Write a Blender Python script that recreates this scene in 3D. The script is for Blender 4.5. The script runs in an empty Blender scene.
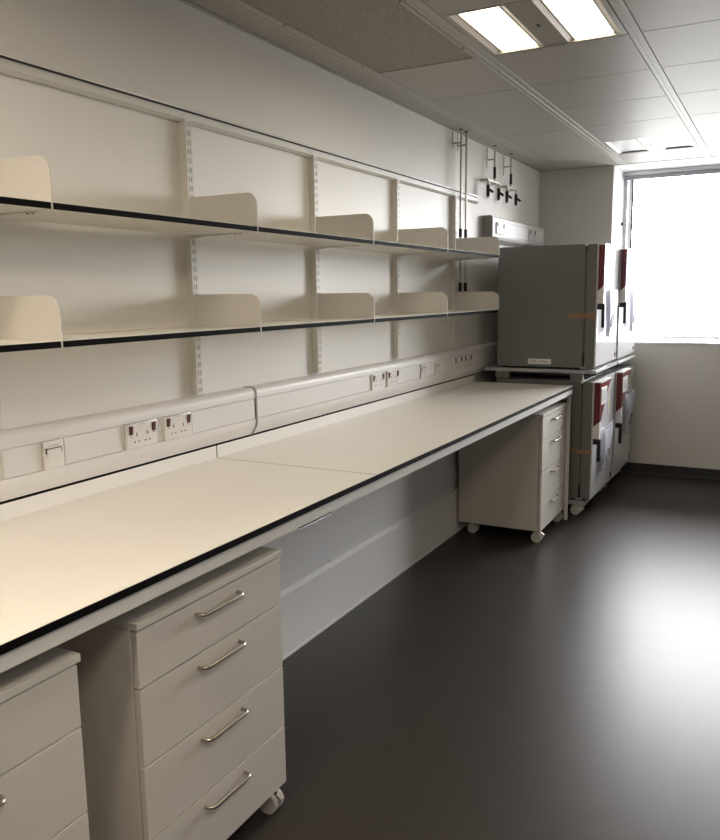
import bpy, bmesh, math, random
from mathutils import Vector, Matrix
random.seed(4)
C = bpy.context.scene.collection
PI = math.pi

# ------------------------------------------------------------------ materials
def mat(name, col, rough=.5, metal=0., spec=.5, noise=0., nscale=8., bump=0., bscale=200., coat=0., emis=None, estr=0.):
    m = bpy.data.materials.new(name); m.use_nodes = True
    nt = m.node_tree; b = nt.nodes['Principled BSDF']
    b.inputs['Roughness'].default_value = rough
    b.inputs['Metallic'].default_value = metal
    b.inputs['Specular IOR Level'].default_value = spec
    b.inputs['Coat Weight'].default_value = coat
    b.inputs['Base Color'].default_value = (*col, 1)
    tc = nt.nodes.new('ShaderNodeTexCoord')
    if noise:
        n = nt.nodes.new('ShaderNodeTexNoise'); n.inputs['Scale'].default_value = nscale; n.inputs['Detail'].default_value = 5
        nt.links.new(tc.outputs['Object'], n.inputs['Vector'])
        r = nt.nodes.new('ShaderNodeMapRange'); r.inputs['To Min'].default_value = 1 - noise; r.inputs['To Max'].default_value = 1 + noise
        nt.links.new(n.outputs['Fac'], r.inputs['Value'])
        v = nt.nodes.new('ShaderNodeVectorMath'); v.operation = 'SCALE'; v.inputs[0].default_value = col
        nt.links.new(r.outputs['Result'], v.inputs['Scale']); nt.links.new(v.outputs['Vector'], b.inputs['Base Color'])
    if bump:
        n2 = nt.nodes.new('ShaderNodeTexNoise'); n2.inputs['Scale'].default_value = bscale
        nt.links.new(tc.outputs['Object'], n2.inputs['Vector'])
        bp = nt.nodes.new('ShaderNodeBump'); bp.inputs['Strength'].default_value = bump; bp.inputs['Distance'].default_value = .002
        nt.links.new(n2.outputs['Fac'], bp.inputs['Height']); nt.links.new(bp.outputs['Normal'], b.inputs['Normal'])
    if emis:
        b.inputs['Emission Color'].default_value = (*emis, 1); b.inputs['Emission Strength'].default_value = estr
    return m

M = {}
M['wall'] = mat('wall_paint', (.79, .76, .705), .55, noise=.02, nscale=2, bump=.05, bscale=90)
M['walld'] = mat('unseen_wall_dark_grey', (.16, .155, .15), .6, noise=.02, nscale=2)  # unseen walls, kept dark grey to cut bounced light
M['board'] = mat('wall_board', (.82, .80, .75), .5, noise=.015, nscale=2)
M['soffit'] = mat('reveal_paint', (.86, .86, .85), .5, noise=.01)
M['tile'] = mat('ceiling_tile_metal', (.42, .40, .37), .45, spec=.18, noise=.02, nscale=3)
M['strip'] = mat('ceiling_strip_metal', (.44, .42, .385), .45, spec=.3, noise=.01)
M['floor'] = mat('floor_vinyl', (.043, .037, .033), .35, spec=.18, noise=.10, nscale=14, bump=.06, bscale=60)
M['skirt'] = mat('skirting_vinyl', (.030, .028, .027), .6, noise=.05)
M['lam'] = mat('cream_laminate', (.83, .80, .74), .36, noise=.01, nscale=4)
M['ups'] = mat('lit_upstand_laminate', (.90, .885, .85), .4, noise=.01)  # same laminate as the worktop, lightened for the light on its face
M['core'] = mat('black_laminate_core', (.003, .0027, .0027), .7, spec=.06, noise=.05)
M['white'] = mat('white_powder_coat', (.74, .73, .70), .4, noise=.012, nscale=6)
M['shelfw'] = mat('shelf_laminate', (.80, .77, .70), .42, noise=.01, nscale=4)
M['plate'] = mat('end_plate_cream', (.66, .64, .60), .45, noise=.012, nscale=6)
M['upr'] = mat('upright_coat', (.74, .72, .66), .45, noise=.01)
M['cab'] = mat('cabinet_laminate', (.63, .595, .54), .45, noise=.02, nscale=5)
M['panel'] = mat('service_panel_coat', (.86, .845, .83), .45, noise=.012, nscale=4)
M['cabtop'] = mat('cabinet_top_laminate', (.68, .65, .59), .4, noise=.02, nscale=5)
M['steel'] = mat('brushed_steel', (.46, .41, .35), .28, metal=1., noise=.05, nscale=40)
M['chrome'] = mat('chrome', (.85, .84, .82), .15, metal=1., noise=.02)
M['dark'] = mat('dark_gap', (.02, .02, .02), .7, noise=.05)
M['blackp'] = mat('black_plastic', (.010, .010, .011), .35, noise=.05)
M['wheel'] = mat('castor_grey', (.60, .57, .54), .5, noise=.03)
M['pvc'] = mat('white_pvc', (.82, .80, .785), .42, noise=.01, nscale=6)
M['pvcgrey'] = mat('grey_joint', (.26, .25, .24), .5, noise=.02)
M['sock'] = mat('socket_plastic', (.86, .84, .80), .25, noise=.008)
M['redsw'] = mat('red_switch', (.07, .003, .006), .3, noise=.05)
M['inc'] = mat('incubator_coat', (.17, .168, .16), .42, noise=.015, nscale=5)
M['gask'] = mat('door_gasket', (.10, .10, .095), .6, noise=.05)
M['incdoor'] = mat('incubator_door', (.66, .66, .66), .14, spec=.5, noise=.01)
M['red'] = mat('dark_red_plastic', (.14, .006, .013), .16, noise=.05)
M['brown'] = mat('brown_tape', (.30, .19, .10), .5, noise=.08, nscale=30)
M['paper'] = mat('paper', (.80, .80, .86), .6, noise=.02, nscale=20)
M['ink'] = mat('ink', (.05, .05, .06), .6, noise=.05)
M['beige'] = mat('beige_label', (.62, .56, .40), .6, noise=.05)
M['greyp'] = mat('grey_paint', (.42, .43, .44), .45, noise=.02)
M['frame'] = mat('window_frame_white', (.82, .83, .84), .35, noise=.01)
M['blindg'] = mat('blind_grey', (.36, .36, .39), .4, noise=.02)
M['blindl'] = mat('blind_light_grey', (.55, .56, .58), .4, noise=.02)
M['pipe'] = mat('painted_pipe', (.62, .58, .53), .35, noise=.02)
M['pipem'] = mat('plated_pipe', (.60, .57, .52), .3, metal=.6, noise=.02)
M['lamp'] = mat('lit_diffuser', (.9, .9, .88), .5, noise=.01, emis=(1, .86, .66), estr=7.)
M['lampb'] = mat('unseen_boosted_diffuser', (.9, .9, .88), .5, noise=.01, emis=(1, .855, .68), estr=42.)  # unseen lights only, boosted above the visible one to lift the foreground
M['lampoff'] = mat('unlit_diffuser', (.84, .84, .86), .25, noise=.01)
M['reflector'] = mat('lamp_reflector', (.84, .79, .74), .4, noise=.02)
M['lampframe'] = mat('lamp_frame', (.36, .34, .30), .35, noise=.02)
# perforated ceiling metal
def perf():
    m = mat('perforated_metal', (.36, .33, .27), .5)
    nt = m.node_tree; b = nt.nodes['Principled BSDF']
    tc = nt.nodes.new('ShaderNodeTexCoord'); mp = nt.nodes.new('ShaderNodeMapping')
    mp.inputs['Scale'].default_value = (110, 110, 110)
    nt.links.new(tc.outputs['Object'], mp.inputs['Vector'])
    v = nt.nodes.new('ShaderNodeTexVoronoi'); v.inputs['Scale'].default_value = 1; v.inputs['Randomness'].default_value = .25
    nt.links.new(mp.outputs['Vector'], v.inputs['Vector'])
    r = nt.nodes.new('ShaderNodeValToRGB')
    r.color_ramp.elements[0].position = .30; r.color_ramp.elements[0].color = (.06, .055, .04, 1)
    r.color_ramp.elements[1].position = .42; r.color_ramp.elements[1].color = (.33, .305, .24, 1)
    nt.links.new(v.outputs['Distance'], r.inputs['Fac']); nt.links.new(r.outputs['Color'], b.inputs['Base Color'])
    return m
M['perf'] = perf()
def glass():
    m = bpy.data.materials.new('window_glass'); m.use_nodes = True
    nt = m.node_tree; nt.nodes.remove(nt.nodes['Principled BSDF'])
    o = nt.nodes['Material Output']; t = nt.nodes.new('ShaderNodeBsdfTransparent'); g = nt.nodes.new('ShaderNodeBsdfGlossy')
    g.inputs['Roughness'].default_value = .02
    f = nt.nodes.new('ShaderNodeFresnel'); f.inputs['IOR'].default_value = 1.35
    x = nt.nodes.new('ShaderNodeMixShader')
    nt.links.new(f.outputs[0], x.inputs[0]); nt.links.new(t.outputs[0], x.inputs[1]); nt.links.new(g.outputs[0], x.inputs[2])
    nt.links.new(x.outputs[0], o.inputs['Surface']); return m
M['glass'] = glass()

# ------------------------------------------------------------------ mesh builder
class B:
    def __init__(s, *mats): s.bm = bmesh.new(); s.mats = [M[k] for k in mats]
    def _m(s, faces, m):
        for f in faces: f.material_index = m
    def box(s, x0, y0, z0, x1, y1, z1, m=0, bev=0, seg=2):
        g = bmesh.ops.create_cube(s.bm, size=1)['verts']
        for v in g:
            v.co = Vector((x0 + (x1 - x0) * (v.co.x + .5), y0 + (y1 - y0) * (v.co.y + .5), z0 + (z1 - z0) * (v.co.z + .5)))
        fs = {f for v in g for f in v.link_faces}; s._m(fs, m)
        if bev:
            es = list({e for v in g for e in v.link_edges})
            r = bmesh.ops.bevel(s.bm, geom=es, offset=bev, segments=seg, affect='EDGES', profile=.5)
            s._m(r['faces'], m)
        return s
    def cyl(s, p0, p1, r, m=0, seg=20, r2=None):
        p0, p1 = Vector(p0), Vector(p1); d = p1 - p0
        g = bmesh.ops.create_cone(s.bm, cap_ends=True, segments=seg, radius1=r, radius2=r if r2 is None else r2, depth=d.length)['verts']
        R = Vector((0, 0, 1)).rotation_difference(d.normalized()).to_matrix().to_4x4()
        bmesh.ops.transform(s.bm, matrix=Matrix.Translation((p0 + p1) / 2) @ R, verts=g)
        s._m({f for v in g for f in v.link_faces}, m); return s
    def tube(s, pts, r, m=0, seg=20, caps=True):
        pts = [Vector(p) for p in pts]; rings = []
        up = None
        for i, p in enumerate(pts):
            d = (pts[min(i + 1, len(pts) - 1)] - pts[max(i - 1, 0)]).normalized()
            if up is None: up = d.orthogonal().normalized()
            up = (up - d * up.dot(d)).normalized(); w = d.cross(up)
            rings.append([s.bm.verts.new(p + r * (math.cos(a) * up + math.sin(a) * w)) for a in (2 * PI * k / seg for k in range(seg))])
        fs = []
        for a, b in zip(rings, rings[1:]):
            for k in range(seg): fs.append(s.bm.faces.new((a[k], a[(k + 1) % seg], b[(k + 1) % seg], b[k])))
        if caps: fs += [s.bm.faces.new(rings[0][::-1]), s.bm.faces.new(rings[-1])]
        s._m(fs, m); return s
    def prism(s, poly, axis, a, b, m=0):
        """poly: 2D points in the two remaining axes (in xyz order), extruded along axis from a to b"""
        def P(p, t):
            q = list(p); q.insert(axis, t); return Vector(q)
        A = [s.bm.verts.new(P(p, a)) for p in poly]; Bv = [s.bm.verts.new(P(p, b)) for p in poly]
        n = len(poly); fs = [s.bm.faces.new(A[::-1]), s.bm.faces.new(Bv)]
        for i in range(n): fs.append(s.bm.faces.new((A[i], A[(i + 1) % n], Bv[(i + 1) % n], Bv[i])))
        s._m(fs, m); return s
    def done(s, name, parent=None, world=False, kind=None, flat=False):
        bm = s.bm; bmesh.ops.recalc_face_normals(bm, faces=bm.faces)
        loc = Vector((0, 0, 0))
        if parent is None:
            lo = Vector([min(v.co[i] for v in bm.verts) for i in range(3)]); hi = Vector([max(v.co[i] for v in bm.verts) for i in range(3)])
            loc = Vector(((lo.x + hi.x) / 2, (lo.y + hi.y) / 2, lo.z))
            bmesh.ops.translate(bm, vec=-loc, verts=bm.verts)
        elif world:
            w = Vector((0, 0, 0)); p = parent
            while p: w += p.location; p = p.parent
            bmesh.ops.translate(bm, vec=-w, verts=bm.verts)
        me = bpy.data.meshes.new(name); bm.to_mesh(me); bm.free()
        for m in s.mats: me.materials.append(m)
        if not flat:
            for p in me.polygons: p.use_smooth = True
            me.set_sharp_from_angle(angle=math.radians(20))
        o = bpy.data.objects.new(name, me); C.objects.link(o); o.location = loc
        if parent: o.parent = parent
        if kind: o['kind'] = kind
        return o

def tag(o, label, cat, group=None):
    o['label'] = label; o['category'] = cat
    if group: o['group'] = group
    return o
def thing(name, label, cat, loc=(0, 0, 0), group=None):
    o = bpy.data.objects.new(name, None); C.objects.link(o); o.location = loc; o.empty_display_size = .05
    return tag(o, label, cat, group)
def copy_tree(o, parent=None):
    c = o.copy(); C.objects.link(c)
    if parent: c.parent = parent
    for ch in list(o.children): copy_tree(ch, c)
    return c

# ------------------------------------------------------------------ dimensions (metres)
ZC = 2.657; YW = 4.823; YR = 5.35; XR = 3.6; YB = -4.5; XN = .637
S = .897; SX = .3393
BD = .7556; BH = .955; YS = .100; YE = 3.088

# ------------------------------------------------------------------ room shell
B('floor').box(-.1, YB, -.1, XR, YR + .1, 0).done('floor', kind='structure')
B('wall').box(-.12, YB, 0, 0, YR + .1, 2.9).done('wall_left', kind='structure')
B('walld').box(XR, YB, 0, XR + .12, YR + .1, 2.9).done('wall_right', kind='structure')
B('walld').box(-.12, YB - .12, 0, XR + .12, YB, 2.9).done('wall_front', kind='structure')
b = B('wall', 'soffit')
b.box(0, YW, 0, XN, YR + .1, 2.9)                       # pier left of the window
b.box(XN, YW, 0, 3.2, YR + .1, 1.135)                   # under the sill
b.box(3.2, YW, 0, XR, YR + .1, 2.9)
b.done('wall_back', kind='structure')
B('soffit').box(XN, YW + .012, 1.135, XN + .004, YR - .0, ZC).box(XN, YW + .012, ZC, 3.2, YR + .1, ZC + .2).done('trim_1', kind='structure')
B('frame').box(XN + .004, YW - .012, 1.135, 3.2, YR, 1.160, bev=.004).done('trim_2', kind='structure')
B('skirt').prism([(YW, 0), (YW - .016, 0), (YW - .010, .012), (YW - .006, .088), (YW, .088)], 0, 0, XR).done('baseboard_back', kind='structure')
B('skirt').box(XR - .006, YB, 0, XR, YW - .016, .1).done('baseboard_right', kind='structure')

# ceiling: tile rows and carrier strips
b = B('tile', 'strip', 'dark')
b.box(0, YB, ZC + .058, XR, YW, 2.9, 2)
light_y = [.68, 3.68, -2.32]
def row(x0, x1, seams, skip=()):
    g = .0024
    for a, c in zip(seams, seams[1:]):
        if any(a < k + .3 < c for k in skip): continue
        b.box(x0 + g, a + g, ZC, x1 - g, c - g, ZC + .02, 0, bev=.0012, seg=1)
ys6 = [.68 + .602 * k for k in range(-9, 7)]; ys6 = [YB] + [y for y in ys6 if y > YB + .1] + [YW]
row(.02, .122, [YB, -3.0, -1.8, -.6, .04, .66, 1.285, 1.9, 2.79, 3.70, YW])
row(.19, .69, [YB, -2.4, -1.2, .055, 1.262, 1.91, 3.11, 4.31, YW], skip=(.35,))
row(.755, 1.355, ys6, skip=light_y); row(1.405, 2.005, ys6); row(2.055, 2.655, ys6, skip=light_y)
row(2.705, 3.305, ys6); row(3.355, XR - .02, ys6)
for x0, x1 in ((.122, .19), (.69, .755), (1.355, 1.405), (2.005, 2.055), (2.655, 2.705), (3.305, 3.355)):
    w = x1 - x0
    b.box(x0 + .001, YB, ZC - .0015, x0 + w * .44, YW, ZC + .02, 1, bev=.0015, seg=1)
    b.box(x0 + w * .44, YB, ZC + .001, x0 + w * .56, YW, ZC + .02, 1)
    b.box(x0 + w * .56, YB, ZC - .0015, x1 - .001, YW, ZC + .02, 1, bev=.0015, seg=1)
b.box(0, YB, ZC - .004, .019, YW, ZC + .02, 1); b.box(XR - .019, YB, ZC - .004, XR, YW, ZC + .02, 1)
b.box(.019, YW - .016, ZC - .004, XR, YW + .012, ZC + .02, 1)
b.done('ceiling', kind='structure')

# perforated air panel in the ceiling
t = thing('perforated_ceiling_panel', 'dark perforated metal panel set in the ceiling above the shelves', 'ceiling panel', (.44, .658, ZC - .006))
B('perf').box(.192, .058, ZC - .003, .688, 1.259, ZC + .012).done('perforated_sheet', t, True)
b = B('strip')
b.box(.178, .045, ZC - .006, .196, 1.262, ZC + .0); b.box(.684, .045, ZC - .006, .700, 1.262, ZC + .0)
b.box(.196, 1.250, ZC - .006, .684, 1.262, ZC + .0); b.box(.196, .045, ZC - .006, .684, .057, ZC + .0)
b.done('frame', t, True)
for x, y in ((.187, .44), (.187, 1.10), (.692, 1.08), (.692, .44)):
    B('dark').cyl((x, y, ZC - .008), (x, y, ZC - .004), .005, seg=20).done('screw', t, True)

# ceiling lights (local coordinates, 0.6 x 0.6, origin at centre of the lower face)
def make_light(label, lampmat, loc, group):
    t = thing('ceiling_light', label, 'ceiling light', loc, group)
    h = .296
    b = B('lampframe')
    b.box(-h, -h, 0, -h + .022, h, .05); b.box(h - .022, -h, 0, h, h, .05)
    b.box(-h + .022, -h, 0, h - .022, -h + .012, .05); b.box(-h + .022, h - .012, 0, h - .022, h, .05)
    b.box(-h, -h, .05, h, h, .056)
    b.box(-.052, -h + .012, .002, .052, h - .012, .03)
    b.done('housing', t)
    for x0, x1 in ((-.274, -.25), (.25, .274), (-.075, -.053), (.053, .075)):
        s = 1 if x0 in (-.274, .053) else -1
        lo, hi = (x0, x1) if s > 0 else (x1, x0)
        B('reflector').prism([(lo, .001), (hi, .010), (hi, .036), (lo, .036)], 1, -h + .012, h - .012).done('reflector', t)
    for a, c in ((-.250, -.075), (.075, .250)):
        B(lampmat).box(a + .004, -h + .014, .012, c - .004, h - .014, .02).done('diffuser', t)
        b = B('lampframe'); b.box(a - .002, -h + .012, .009, a + .006, h - .012, .03); b.box(c - .006, -h + .012, .009, c + .002, h - .012, .03)
        b.done('diffuser_edging', t)
    B('dark').box(-.004, -.012, -.002, .004, .012, .003).done('latch', t)
    return t
make_light('lit recessed ceiling light with two glowing panels nearer the camera', 'lamp', (1.055, .98, ZC), 'recessed ceiling lights')
make_light('pale recessed ceiling light beside the window head', 'lampoff', (1.055, 3.99, ZC), 'recessed ceiling lights')
for x, y, k in ((1.055, -2.02, 'lampb'), (2.355, -2.02, 'lampb'), (2.355, .98, 'lamp'), (2.355, 3.99, 'lampoff')):  # right-hand row is added; its lit ones brighten drawer fronts and panel
    make_light('unseen recessed ceiling light with two square panels, placed by guess', k, (x, y, ZC), 'recessed ceiling lights')

# ------------------------------------------------------------------ window, blind
w = bpy.data.objects.new('window_1', None); C.objects.link(w); w.location = (1.92, YR, 1.16); w['kind'] = 'structure'
b = B('frame')
zt = 2.655
b.box(.675, YR, 1.16, .706, YR + .06, zt, bev=.003); b.box(3.16, YR, 1.16, 3.2, YR + .06, zt, bev=.003)
b.box(.706, YR, 1.16, 3.16, YR + .06, 1.186, bev=.003); b.box(.706, YR, 2.60, 3.16, YR + .06, zt, bev=.003)
b.box(2.02, YR + .005, 1.186, 2.07, YR + .055, 2.60, bev=.003)
b.done('window_frame', w, True)
b = B('core')
for x0, x1 in ((.706, 2.02), (2.07, 3.16)):
    b.box(x0, YR + .002, 1.186, x0 + .011, YR + .03, 2.6); b.box(x1 - .011, YR + .002, 1.186, x1, YR + .03, 2.6)
b.done('gasket', w, True)
b = B('glass')
b.box(.717, YR + .018, 1.186, 2.012, YR + .024, 2.6); b.box(2.078, YR + .018, 1.186, 3.152, YR + .024, 2.6)
b.done('pane', w, True)
t = thing('roller_blind', 'grey roller blind cassette across the top of the window', 'blind', (1.92, YR - .04, 2.585))
B('blindl').box(.645, YR - .085, 2.622, 3.19, YR - .002, 2.655, bev=.004).done('cassette', t, True)
b = B('blindg'); b.cyl((.65, YR - .045, 2.606), (3.185, YR - .045, 2.606), .022, seg=20); b.box(.66, YR - .07, 2.584, 3.18, YR - .058, 2.61)
b.done('fabric_roll', t, True)
B('blindl').box(.643, YR - .03, 1.162, .672, YR - .002, 2.62, bev=.003).done('side_channel', t, True)
t = thing('blind_control', 'small white control plate on the window reveal', 'control', (XN + .004, 5.10, 2.13))
B('blindl').box(XN + .004, 5.04, 2.12, XN + .012, 5.11, 2.22, bev=.003).done('plate', t, True)
B('blackp').cyl((XN + .004, 5.235, 2.195), (XN + .022, 5.235, 2.195), .014, seg=20).done('button', t, True)

# ------------------------------------------------------------------ left wall: boards, rail, uprights
ups = [-S, 0, S, 2 * S, 3 * S]
b = B('board')
b.box(0, -2.4, 1.214, .004, 3 * S + .03, 2.228)
bd = b.done('wall_board'); bd['kind'] = 'structure'; bd.name = 'trim_3'
t = thing('shelf_rail', 'long ribbed wall rail from which the shelf uprights hang', 'rail', (.01, .4, 2.226))
b = B('upr')
b.prism([(0, 2.280), (.012, 2.270), (.012, 2.266), (.012, 2.250), (.017, 2.248), (.030, 2.244), (.030, 2.236), (.018, 2.226), (0, 2.226)], 1, -2.4, 3.16)
b.done('channel', t, True)
B('dark').box(.0, -2.4, 2.2677, .0215, 3.16, 2.2702).done('groove', t, True)
B('sock').prism([(0, 2.2702), (.026, 2.2702), (.026, 2.275), (.020, 2.2795), (.012, 2.281), (0, 2.281)], 1, -2.4, 3.16).done('lip', t, True)  # lip coloured whiter to carry the light from above

def make_upright():
    t = thing('slotted_upright', '', 'upright', (0, 0, 1.222))
    Z = 2.236 - 1.222
    b = B('upr')
    b.box(.004, -.003, 0, .0345, -.001, Z); b.box(.004, .029, 0, .0345, .031, Z)
    xs = [-.001, .0055, .0105, .0175, .0225, .029]
    x0, x1 = .032, .0345
    for k in (0, 2, 4): b.box(x0, xs[k], 0, x1, xs[k + 1], Z)
    n = 31; p = Z / n
    for i in range(n + 1):
        z = i * p
        za, zb = max(0, z - p * .22), min(Z, z + p * .22)
        for k in (1, 3): b.box(x0, xs[k], za, x1, xs[k + 1], zb)
    b.done('post', t)
    B('dark').box(.004, -.0008, 0.002, .0305, .029, Z - .002).done('recess', t)
    B('upr').box(.006, .008, Z - .004, .016, .020, Z + .018).done('hook', t)
    return t
lab = ['slotted upright nearest the camera, behind the leftmost end plates', 'slotted upright left of the two nearest full end plates',
       'slotted upright second from left in the photo', 'slotted upright third from left in the photo', 'slotted upright beside the thin vertical pipes']
lab[1] = 'leftmost slotted upright that shows its whole height, above the paired sockets'
up = make_upright(); 
for i, y in enumerate(ups):
    o = up if i == 0 else copy_tree(up)
    o.location = (0, y, 1.222); tag(o, lab[i], 'upright', 'slotted uprights of the wall shelving')

# shelf brackets with end plate
def make_bracket(zs_h):
    t = thing('shelf_bracket', '', 'shelf bracket')
    pts = [(.036, -.018), (SX + .0015, -.018)]
    r = .045; H = zs_h
    for k in range(9):
        a = PI / 2 * k / 8; pts.append((SX + .0015 - r + r * math.cos(a), H - r + r * math.sin(a)))
    pts.append((.036, H))
    B('plate').prism(pts, 1, -.0016, .0016).done('end_plate', t)
    b = B('white'); b.prism([(.036, -.034), (.10, -.025), (.27, -.0195), (.27, -.0185), (.036, -.0185)], 1, -.0016, .0016)
    b.box(.10, .0016, -.0215, .27, .016, -.0187); b.done('support_arm', t)
    b = B('dark')
    for x in (.235, .255): b.cyl((x, .009, -.0235), (x, .009, -.0214), .004, seg=8)
    b.done('screw', t)
    for z in (-.03, .03): B('plate').box(.030, -.0016, z - .002, .0365, .0016, z + .018).done('lug', t)
    return t
ZS = {'upper': 1.8375, 'lower': 1.484}
pos = ['first from the left, cut by the photo edge', 'second from the left', 'third from the left', 'fourth from the left', 'at the far end by the incubators']
for lev, H in (('upper', .119), ('lower', .118)):
    br = make_bracket(H)
    for i, y in enumerate(ups):
        o = br if i == 0 else copy_tree(br)
        o.location = (0, y, ZS[lev])
        tag(o, f'cream rounded {lev} shelf end plate, {pos[i]}', 'shelf bracket', f'end plates of the {lev} shelves')
# shelves
def make_shelf():
    t = B('shelfw').box(.038, .002, -.0175, SX - .0025, S - .0035, 0).done('shelf')
    # keep origin at the shelf's near rear corner
    B('core').box(SX - .0025, .002, -.0178, SX, S - .0035, -.0012).done('front_edge', t, True)
    return t
spos = ['nearest the camera, cut by the left photo edge', 'between the first and second end plates', 'between the second and third end plates', 'between the third and fourth end plates', 'ending beside the incubators']
for lev in ('upper', 'lower'):
    base = None
    for i, y in enumerate([-2 * S, -S, 0, S, 2 * S]):
        if base is None:
            base = make_shelf(); l0 = base.location.copy(); o = base
        else: o = copy_tree(base)
        o.location = l0 + Vector((0, y, ZS[lev]))
        tag(o, f'{lev} cream black-edged shelf {spos[i]}', 'shelf', f'{lev} wall shelves')

# ------------------------------------------------------------------ dado trunking with sockets
XT = .062
t = thing('dado_trunking', 'long white dado trunking along the wall above the worktop', 'trunking', (.03, .4, 1.01))
def trunk_profile(dx=0, full=False):
    p = [(.0008, 1.213 + dx)] + [(XT - .024 + (.024 + dx) * math.sin(PI / 12 * k), 1.189 + (.024 + dx) * math.cos(PI / 12 * k)) for k in range(7)]
    if not full: p += [(XT, 1.170), (XT - .006, 1.169), (XT - .006, 1.082), (XT, 1.081)]
    p += [(XT + dx, 1.062), (XT - .006 + dx, 1.045), (.034 + dx, 1.013 - dx), (.0008, 1.013 - dx)]
    return p
B('pvc').prism(trunk_profile(), 1, -2.4, 3.90).done('body', t, True)
B('pvcgrey').prism(trunk_profile(.003, True), 1, .331, .342).done('joint_collar', t, True)  # shade at the joint is put into the collar's grey
B('pvc').prism(trunk_profile(.001, True), 1, 3.90, 3.915).done('end_cap', t, True)
dbl = [(-.412, -.262), (-.226, -.076), (1.398, 1.548), (1.585, 1.733), (2.60, 2.75), (2.785, 2.935)]
dat = [(-.751, -.677), (-1.02, -.897), (2.05, 2.135), (2.275, 2.36)]
gaps = sorted(dbl + dat + [(.331, .342)]); y = -2.4
for a, c in gaps + [(3.89, 3.90)]:
    if a - y > .02: B('pvc').box(XT - .0065, y + .003, 1.0835, XT - .0005, a - .004, 1.1675, bev=.001, seg=1).done('cover_strip', t, True)
    y = c

def make_double(switchmat='redsw'):
    t = thing('double_socket', '', 'socket')
    b = B('sock'); b.box(.0002, -.074, -.043, .010, .074, .043, bev=.003); b.done('plate', t)
    for s in (-1, 1):
        b = B(switchmat); y = s * .055
        b.prism([(.009, .036), (.015, .034), (.0125, .006), (.009, .006)], 1, y - .0075, y + .0075); b.done('rocker_switch', t)
        b = B('redsw'); b.box(.0095, y - .002, -.001, .0108, y + .002, .003); b.done('neon', t)
        b = B('ink'); y = s * .024 if s > 0 else -.028
        b.box(.0095, y - .002, -.002, .0107, y + .002, .010)
        for q in (-1, 1): b.box(.0095, y + q * .010 - .003, -.024, .0107, y + q * .010 + .003, -.019)
        b.done('pin_holes', t)
    b = B('greyp')
    for k in range(5): b.box(.0095, -.016 + k * .006, .036, .0105, -.012 + k * .006, .0385)
    b.done('marking', t)
    return t
dl = ['white double socket with red switches, left one of the near pair', 'white double socket with red switches, right one of the near pair',
      'white double socket left one of the middle pair on the trunking', 'white double socket right one of the middle pair on the trunking',
      'white double socket left one of the far pair beside the incubators', 'white double socket right one of the far pair beside the incubators']
d0 = make_double()
for i, (a, c) in enumerate(dbl):
    o = d0 if i == 0 else copy_tree(d0)
    o.location = (XT, (a + c) / 2 - .010, 1.126); tag(o, dl[i], 'socket', 'double sockets on the dado trunking')
def make_data():
    t = thing('data_outlet', '', 'data outlet')
    B('sock').box(.0002, -.037, -.043, .009, .037, .043, bev=.003).done('plate', t)
    B('sock').box(.008, -.026, -.010, .013, .026, .018, bev=.002).done('shutter', t)
    b = B('ink')
    b.box(.0085, -.027, .018, .011, .027, .0205); b.box(.0085, -.030, .004, .0105, -.0265, .022); b.box(.0085, .0265, .004, .0105, .030, .018)
    b.done('port_gap', t)
    b = B('greyp')
    for k in range(4): b.box(.0085, -.018 + k * .010, .026, .0096, -.012 + k * .010, .029)
    b.done('marking', t)
    return t
nl = ['white data outlet plate left of the near red switched sockets', 'white outlet plate cut off by the left photo edge',
      'white data outlet plate right of the middle socket pair', 'white data outlet plate left of the far socket pair']
d0 = make_data()
for i, (a, c) in enumerate(dat):
    o = d0 if i == 0 else copy_tree(d0)
    o.location = (XT, (a + c) / 2 - .010, 1.126); tag(o, nl[i], 'data outlet', 'data outlets on the dado trunking')

# ------------------------------------------------------------------ worktops, frame, back panel
for nm, y0, y1, l in (('worktop', -2.4, YS - .002, 'near cream worktop length with black front edge, left of the seam'),
                      ('worktop', YS + .002, YE, 'far cream worktop length with black front edge, running to the incubators')):
    o = B('lam').box(0.001, y0, BH - .0185, BD - .003, y1, BH).done(nm); tag(o, l, 'worktop', 'worktop lengths')
    bb = B('core'); bb.box(BD - .003, y0, BH - .0187, BD, y1, BH - .0008)
    if y1 == YE: bb.box(0.001, YE, BH - .0187, BD, YE + .002, BH - .0008)
    if y0 > 0: bb.box(.031, YS - .0026, BH - .0187, BD - .004, YS + .0026, BH - .0002); bb.box(.0305, YS - .0026, BH - .001, .0329, YS + .0026, 1.0045)
    bb.done('front_edge', o, True)
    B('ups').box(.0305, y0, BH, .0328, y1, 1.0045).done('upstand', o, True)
    B('core').box(.006, y0 - .004 * (y0 > 0), BH, .0305, y1, 1.0095).box(.0305, y0, 1.0045, .0329, y1, 1.0095).done('upstand_edge', o, True)
t = thing('bench_support', 'white metal bench frame with front rail under the worktop', 'bench frame', (.6, .4, 0))
B('white').box(BD - .035, -2.4, .897, BD - .008, YE - .004, BH - .0187, bev=.002).done('front_rail', t, True)
B('white').box(.10, -2.4, .897, .14, YE - .004, BH - .0187).done('rear_rail', t, True)
for y in (YE - .018,):
    B('white').box(.712, y, .0, .738, y + .014, .897, bev=.002).done('leg', t, True)
    B('white').box(.14, y, .86, .705, y + .014, .897, bev=.002).done('cross_rail', t, True)
t = thing('bench_back_panel', 'white service panels closing the back under the worktop', 'panel', (.1, .4, 0))
B('panel').box(.004, -2.4, .29, .122, YE - .01, .896).done('upper_panel', t, True)
b = B('panel'); b.box(.004, -2.4, .0, .141, YE - .01, .289); b.prism([(.122, .289), (.141, .289), (.122, .305)], 1, -2.4, YE - .01); b.done('lower_panel', t, True)
B('pvc').box(.141, -2.4, 0, .1455, YE - .01, .009).done('floor_seal', t, True)
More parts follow.
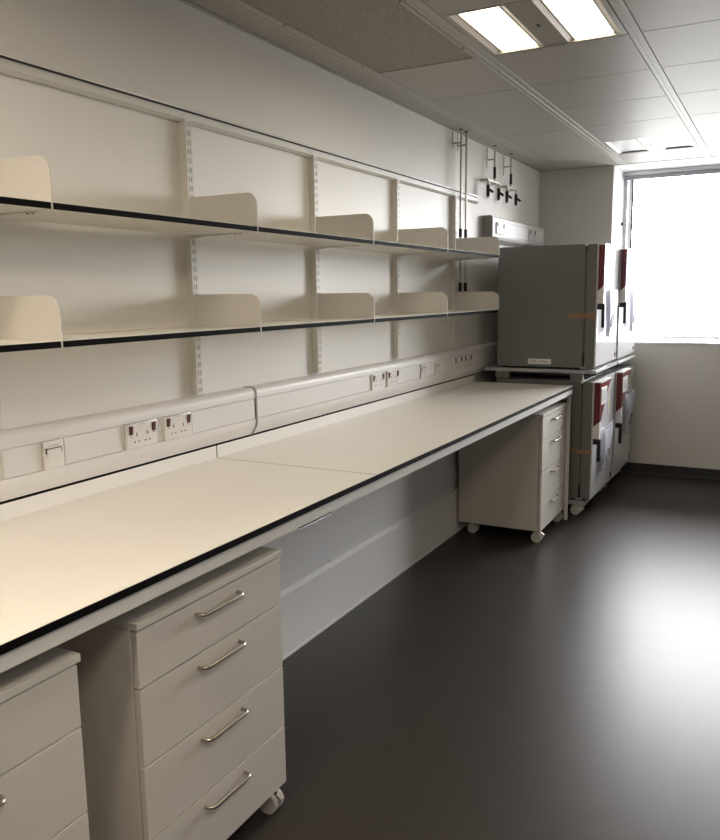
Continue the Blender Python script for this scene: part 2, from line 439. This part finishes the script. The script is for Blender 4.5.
b = B('dark', 'chrome'); b.box(.1215, .542, .549, .124, .842, .561); b.box(.1215, .542, .545, .129, .842, .550, 1); b.done('slot_handle', t, True)
B('greyp').cyl((.12, .815, .312), (.1235, .815, .312), .006, seg=20).done('screw', t, True)

# ------------------------------------------------------------------ drawer pedestals
def make_ped():
    t = thing('drawer_pedestal', '', 'drawer unit')       # origin: floor, rear left bottom; x 0..0.557, y 0..0.6
    D = .557; W = .600; f = .018
    b = B('cab'); b.box(0, .001, .080, D - f - .004, W - .001, .8205, bev=.001, seg=1); b.done('carcass', t)
    B('dark').box(D - f - .005, .014, .084, D - f - .0002, W - .014, .819).done('shadow_gap', t)
    B('cabtop').box(0, 0, .8212, D + .003, W + .008, .839, bev=.0015).done('top_panel', t)
    zs = [.8175, .672, .469, .272, .080]
    for a, c in zip(zs, zs[1:]):
        d = B('cab').box(D - f, 0.001, c + .0024, D, W - .001, a - .0016, bev=.0012).done('drawer', t)
        z = a - .035; yc = W / 2; x = D; h = .087; r = .016; pts = [(x - .001, yc - h, z), (x + .026 - r, yc - h, z)]
        for k in range(1, 7):
            q = PI / 2 * k / 6; pts.append((x + .026 - r + r * math.sin(q), yc - h + r - r * math.cos(q), z))
        for k in range(0, 7):
            q = PI / 2 * k / 6; pts.append((x + .026 - r + r * math.cos(q), yc + h - r + r * math.sin(q), z))
        pts.append((x - .001, yc + h, z))
        hb = B('steel'); hb.tube(pts, .0052, seg=20)
        d.name = 'drawer'
        # drawer mesh keeps its parent's origin
        hb.done('handle', d)
    for x, y in ((.085, .06), (.085, W - .06), (D - .032, .045), (D - .032, W - .043)):
        c = B('wheel')
        for s in (-1, 1): c.cyl((x, y + s * .008, .034), (x, y + s * .024, .034), .034, seg=24)
        c = c.done('castor', t)
        B('dark').cyl((x, y, .035), (x, y, .080), .009).box(x - .02, y - .0075, .04, x + .02, y + .0075, .062).done('fork', c)
        if x > .3: B('steel').prism([(x + .02, .058), (x + .044, .046), (x + .046, .051), (x + .028, .066)], 1, y - .008, y + .008).done('brake_lever', c)
    return t
p0 = make_ped()
for i, (y, l) in enumerate(((-1.0700, 'whole near white drawer pedestal with four steel handles under the worktop'),
                            (-1.845, 'cream drawer pedestal cut off by the lower left photo corner'),
                            (2.458, 'white drawer pedestal at the far bench end beside the incubators'))):
    o = p0 if i == 0 else copy_tree(p0)
    o.location = (.1565, y, 0); tag(o, l, 'drawer unit', 'drawer pedestals under the worktop')

# ------------------------------------------------------------------ incubators
IW = .758; IH = .843; ID = .703
def make_inc():
    t = thing('incubator', '', 'incubator')          # origin: bottom rear near corner; front +x, y 0..IW
    B('inc').box(0, 0, 0, .617, IW, IH, bev=.004).done('body', t)
    B('gask').box(.611, .006, .01, .628, IW - .006, IH - .012).done('door_gasket', t)
    d = B('inc', 'incdoor'); d.box(.627, 0, .004, .694, IW, IH - .002, 0, bev=.004); d.box(.690, .002, .006, ID, IW - .002, IH - .004, 1, bev=.004)
    d = d.done('door', t)
    B('sock').cyl((.616, .012, IH - .012), (.616, .012, IH + .004), .013, seg=20).done('hinge_cap', t)
    b = B('blackp'); b.box(.612, -.0015, .012, .628, .012, .105); b.done('hinge_pocket', t)
    B('greyp').box(.60, .0, -.004, .64, .02, .008).done('hinge_plate', t)
    # control wedge: red above, white below
    xo, xi = ID + .042, ID - .002
    curve = [(.006, IH - .008), (.40, IH - .008)] + [(.40 - .345 * q ** .75, IH - .008 - .27 * q) for q in (.15, .3, .45, .6, .75, .9, 1.)] + [(.050, IH - .40), (.006, IH - .40)]
    for nm, mt, up in (('control_panel', 'red', True), ('handle_housing', 'sock', False)):      # red upper wedge, white lower piece, cut on a slant
        b = B(mt); b.prism(curve, 0, xi, xo)
        n = Vector((-.040, 0, .044)).normalized()
        g = bmesh.ops.bisect_plane(b.bm, geom=b.bm.verts[:] + b.bm.edges[:] + b.bm.faces[:], plane_co=(xi, 0, IH - .318), plane_no=n, clear_inner=up, clear_outer=not up)
        bmesh.ops.holes_fill(b.bm, edges=[e for e in b.bm.edges if e.is_boundary], sides=0)
        b.done(nm, t)
    B('sock').box(ID, .006, IH - .008, xo + .003, .395, IH - .001).done('panel_cap', t)
    b = B('sock', 'greyp'); b.box(xo - .001, .035, IH - .165, xo + .004, .22, IH - .045, 0, bev=.002); b.box(xo + .003, .075, IH - .145, xo + .005, .19, IH - .065, 1); b.done('display', t)
    b = B('blackp'); b.box(xi, .010, IH - .442, xo + .008, .045, IH - .401, bev=.006); b.box(xo - .016, .012, IH - .565, xo + .008, .042, IH - .42, bev=.008); b.done('door_handle', t)
    B('blackp').box(.617, -.0012, IH - .062, .627, .012, IH - .016).done('hinge_pocket', t)
    B('red').box(ID - .001, IW - .075, .030, ID + .002, IW - .040, .062).done('badge', t)
    b = B('blackp')
    for x in (.04, .57):
        for y in (.05, IW - .05): b.cyl((x, y, -.014), (x, y, 0), .018, seg=20)
    b.done('feet', t)
    return t
X0 = .170; YI = 3.180; YJ = 3.948; ZU = 1.070; ZL = .132
locs = [((X0, YI, ZU), 'upper incubator of the stack nearer the worktop'), ((X0, YI, ZL), 'lower incubator of the stack nearer the worktop'),
        ((X0 + .010, YJ, ZU), 'upper incubator of the stack beside the window wall'), ((X0 + .010, YJ, ZL), 'lower incubator of the stack beside the window wall')]
inc = make_inc()
for i, (p, l) in enumerate(locs):
    o = inc if i == 0 else copy_tree(inc)
    o.location = p; tag(o, l + ' with red control panel', 'incubator', 'stacked incubators')
# stacking frames and castor bases
def make_stack():
    t = thing('stacking_frame', '', 'stacking frame')
    B('greyp').box(-.09, 0.0, .050, .690, IW, .0755, bev=.003).done('top_plate', t)
    B('incdoor').box(.690, 0, .054, .712, IW, .0752, bev=.002).done('front_lip', t)
    for x0, x1 in ((-.01, .09), (.535, .62)):
        for y in (0.004, IW - .044): B('inc').box(x0, y, 0, x1, y + .04, .050).done('spacer', t)
    B('inc').box(-.01, .30, 0, .55, .34, .05).done('cross_bar', t)
    return t
st = make_stack()
for i, (p, l) in enumerate((((X0, YI, ZL + IH + .0045), 'grey stacking plate between the two incubators nearer the worktop'), ((X0 + .010, YJ, ZL + IH + .0045), 'grey stacking plate between the two incubators by the window wall'))):
    o = st if i == 0 else copy_tree(st)
    o.location = p; tag(o, l, 'stacking frame', 'incubator stacking frames')
def make_base():
    t = thing('castor_base', '', 'castor base')
    B('greyp').box(0, 0.01, .084, .66, IW - .01, .116, bev=.003).done('plate', t)
    for x in (.07, .585):
        for y in (.075, IW - .075):
            c = B('wheel')
            for s in (-1, 1): c.cyl((x, y + s * .006, .036), (x, y + s * .022, .036), .036, seg=24)
            c = c.done('castor', t)
            B('sock').cyl((x, y, .036), (x, y, .0845), .010).prism([(x - .03, .05), (x + .05, .035), (x + .055, .05), (x + .02, .078), (x - .02, .078)], 1, y - .026, y + .026).done('fork', c)
    return t
cb = make_base()
for i, (p, l) in enumerate((((X0, YI, 0), 'wheeled base under the incubator stack nearer the worktop'), ((X0 + .010, YJ, 0), 'wheeled base under the incubator stack by the window wall'))):
    o = cb if i == 0 else copy_tree(cb)
    o.location = p; tag(o, l, 'castor base', 'castor bases under the incubators')
# tape strips and stickers
for z, xa, l in ((1.412, .684, 'brown tape strip across the door gap of the upper near incubator'), (.463, .60, 'brown tape strip across the door gap of the lower near incubator')):
    o = B('brown').box(xa, YI - .003, z, X0 + ID - .006, YI - .0004, z + .040 - (.008 if z < 1 else 0)).done('tape_strip'); tag(o, l, 'tape', 'brown tape strips')
t = thing('white_sticker', 'white printed sticker low on the upper incubator side', 'sticker', (.485, YI - .001, 1.088))
B('sock').box(.402, YI - .0018, 1.089, .567, YI - .0003, 1.126).done('backing', t, True)
b = B('greyp'); x = .412
while x < .535:
    w_ = random.uniform(.006, .02); b.box(x, YI - .0024, 1.102 + random.uniform(-.004, .004), x + w_, YI - .0017, 1.113 + random.uniform(-.004, .004)); x += w_ + .006
b.done('print', t, True)
# paper notes hung on the doors
def make_note(w, h, tip):
    t = thing('paper_note', '', 'paper note')
    def surf(u, v, d=0):
        right = w * (1 - .10 * v - max(0, v - .30) * tip); left = .03 * v
        if u < 0: u, d = 0, d - .026
        return (.018 + .024 * (1 - u) ** .6 + .006 * math.sin(PI * v) + d, left + (right - left) * u, -h * v * (1 - .10 * u * v))
    bm = B('paper'); nx, nz = 12, 12
    G = [[bm.bm.verts.new(surf((i - 1) / (nx - 1), j / nz)) for i in range(nx + 1)] for j in range(nz + 1)]
    for j in range(nz):
        for i in range(nx): bm.bm.faces.new((G[j][i], G[j + 1][i], G[j + 1][i + 1], G[j][i + 1]))
    bmesh.ops.solidify(bm.bm, geom=list(bm.bm.faces), thickness=.0012)
    bm.done('sheet', t)
    k = B('ink'); k.tube([surf(.42 + .30 * math.cos(a), .70 + .13 * math.sin(a), .002) for a in (2 * PI * q / 20 for q in range(21))], .0030, seg=8)
    k.done('printed_ring', t)
    B('ink').tube([surf(.1 + .07 * q, .05, .002) for q in range(11)], .0022, seg=8).done('printed_line', t)
    return t
n0 = make_note(.44, .33, .80)
for i, (x, y, z, l) in enumerate(((X0 + ID, YI + .21, 1.605, 'white paper note on the upper near incubator door'), (X0 + ID, YI + .21, .628, 'white paper note on the lower near incubator door'),
                                  (X0 + ID + .010, YJ + .33, .765, 'white paper note on the lower far incubator door'), (X0 + ID + .010, YJ + .33, 1.60, 'white paper note on the upper far incubator door'))):
    o = n0 if i == 0 else copy_tree(n0)
    o.location = (x, y, z); tag(o, l, 'paper note', 'paper notes on the incubator doors')
o = B('beige').box(X0 + ID - .0005, YI + .50, .68, X0 + ID + .0015, YI + .57, .82).done('beige_sticker'); tag(o, 'beige upright sticker on the lower near incubator door', 'sticker')
o = B('beige').box(X0 + ID + .0095, YJ + .50, .80, X0 + ID + .0115, YJ + .60, .90).done('beige_sticker'); tag(o, 'pale beige sticker on the lower far incubator door', 'sticker')

# ------------------------------------------------------------------ pipes and gas taps on the wall
for y, l in ((2.715, 'thin vertical pipe nearer the shelf upright'), (2.812, 'thin vertical pipe farther from the shelf upright')):
    t = thing('wall_pipe', l, 'pipe', (.06, y, 1.60), 'vertical pipes beside the shelves')
    B('pipem').cyl((.06, y, 1.66), (.06, y, ZC - .002), .0075, seg=20).done('tube', t, True)
    B('blackp').cyl((.06, y, 1.965), (.06, y, 2.02), .0115, seg=20).done('valve', t, True)
    B('blackp').cyl((.06, y, 1.605), (.06, y, 1.665), .0125, seg=20).done('valve', t, True)
    b = B('pipem'); b.box(0, y - .006, 2.565, .055, y + .006, 2.577); b.box(0, y - .006, 2.54, .004, y + .009, ZC - .001); b.done('clip', t, True)
    B('dark').cyl((.06, y, ZC - .006), (.06, y, ZC - .001), .013, seg=20).done('ceiling_collar', t, True)
for yp, taps, l in ((3.40, (3.26, 3.50), 'gas outlet with two black taps nearer the shelves'), (3.79, (3.70, 3.93), 'gas outlet with two black taps nearer the corner')):
    t = thing('gas_outlet', l, 'gas outlet', (.04, yp, 2.25), 'gas outlets near the ceiling')
    B('pipem').cyl((.06, yp, 2.40), (.06, yp, ZC - .002), .0075, seg=20).done('supply_pipe', t, True)
    B('blackp').cyl((.06, yp, 2.425), (.06, yp, 2.505), .0105, seg=20).done('valve', t, True)
    b = B('pipem'); b.box(0, yp - .006, 2.556, .055, yp + .006, 2.566); b.box(0, yp - .005, 2.50, .004, yp + .005, ZC - .001); b.done('clip', t, True)
    B('pipem').tube([(.02, taps[0] - .03, 2.398), (.06, taps[0] - .02, 2.40), (.06, taps[1] + .01, 2.40)], .008).done('manifold', t, True)
    b = B('pipem')
    for y in taps: b.cyl((0, y + .0, 2.40), (.06, y, 2.40), .007)
    b.done('wall_stub', t, True)
    B('dark').cyl((.06, yp, ZC - .006), (.06, yp, ZC - .001), .013, seg=20).done('ceiling_collar', t, True)
    for y in taps:
        k = B('blackp'); k.cyl((.06, y, 2.29), (.06, y, 2.365), .013, seg=20); k.cyl((.06, y, 2.278), (.06, y, 2.29), .009, seg=20)
        k.tube([(.06, y, 2.335), (.078, y, 2.325), (.096, y + .002, 2.310)], .0095); k = k.done('tap', t, True)
        B('pipem').cyl((.06, y, 2.365), (.06, y, 2.40), .008).done('riser', k, True)

# upper trunking above the incubators
t = thing('wall_trunking', 'short white trunking box on the wall above the incubators', 'trunking', (.04, 4.05, 1.985))
pr = [(0, 2.1540), (.061, 2.1540), (.073, 2.1440), (.075, 2.1290), (.075, 2.0090), (.067, 1.9890), (.04, 1.9740), (0, 1.9740)]
YA, YZ = 3.33, 4.70
B('pvc').prism(pr, 1, YA, YZ).done('body', t, True)
B('pvcgrey').prism([(0, 2.1570), (.062, 2.1570), (.075, 2.1460), (.0772, 2.1290), (.0772, 2.0080), (.068, 1.9860), (.04, 1.9700), (0, 1.9700)], 1, YA - .012, YA).done('end_cap', t, True)
B('pvc').prism([(0, 2.1570), (.062, 2.1570), (.075, 2.1460), (.0772, 2.1290), (.0772, 2.0080), (.068, 1.9860), (.04, 1.9700), (0, 1.9700)], 1, YZ, YZ + .012).done('end_cap', t, True)
b = B('pvcgrey'); b.box(.074, YA, 2.1190, .0756, YZ, 2.1215); b.box(.074, YA, 2.0190, .0756, YZ, 2.0215); b.done('cover_joint', t, True)
for y, l in ((3.49, 'double socket on the upper wall trunking, nearer the shelves'), (4.33, 'double socket on the upper wall trunking, nearer the corner')):
    o = make_double('blackp') if y < 4 else copy_tree(o); o.scale = (1, 1.25, 1); o.location = (.0755, y, 2.070)
    tag(o, 'white ' + l, 'socket', 'sockets on the upper wall trunking')

# ------------------------------------------------------------------ light and world
wd = bpy.data.worlds.new('sky'); bpy.context.scene.world = wd; wd.use_nodes = True
wt = wd.node_tree; bg = wt.nodes['Background']; bg.inputs['Strength'].default_value = 24.0
tc = wt.nodes.new('ShaderNodeTexCoord'); sx = wt.nodes.new('ShaderNodeSeparateXYZ'); wt.links.new(tc.outputs['Generated'], sx.inputs[0])
cr = wt.nodes.new('ShaderNodeValToRGB'); cr.color_ramp.elements[0].position = .49; cr.color_ramp.elements[1].position = .52
cr.color_ramp.elements[0].color = (.25, .25, .245, 1); cr.color_ramp.elements[1].color = (.97, .98, 1, 1)      # ground below, overcast sky above
mr = wt.nodes.new('ShaderNodeMapRange'); mr.inputs['From Min'].default_value = -1; wt.links.new(sx.outputs['Z'], mr.inputs['Value'])
wt.links.new(mr.outputs['Result'], cr.inputs['Fac']); wt.links.new(cr.outputs['Color'], bg.inputs['Color'])
def area(name, loc, rot, sx, sy, e, col, portal=False):
    l = bpy.data.lights.new(name, 'AREA'); l.shape = 'RECTANGLE'; l.size = sx; l.size_y = sy; l.energy = e; l.color = col
    if portal: l.cycles.is_portal = True
    o = bpy.data.objects.new(name, l); C.objects.link(o); o.location = loc; o.rotation_euler = rot; return o
area('window_portal', (1.93, YR + .075, 1.9), (PI / 2, 0, PI), 2.5, 1.46, 1, (1, 1, 1), True)

# ------------------------------------------------------------------ camera
cd = bpy.data.cameras.new('camera'); cam = bpy.data.objects.new('camera', cd); C.objects.link(cam)
F = Vector((-0.46860048, 0.86932948, -0.15709821)); R = Vector((0.8811939, 0.47256335, -0.01346058)); U = R.cross(F)
cam.matrix_world = Matrix(((R.x, U.x, -F.x, 2.0078), (R.y, U.y, -F.y, -2.3505), (R.z, U.z, -F.z, 1.5923), (0, 0, 0, 1)))
cd.sensor_fit = 'HORIZONTAL'; cd.sensor_width = 36; cd.lens = 786.1003 / 720 * 36; cd.clip_start = .02
sc = bpy.context.scene; sc.camera = cam
sc.view_settings.view_transform = 'Standard'; sc.view_settings.look = 'None'; sc.view_settings.gamma = 1; sc.view_settings.exposure = .40
sc.view_settings.use_curve_mapping = False
sc.cycles.use_denoising = True; sc.cycles.max_bounces = 10; sc.cycles.diffuse_bounces = 6
sc.cycles.sample_clamp_indirect = 6
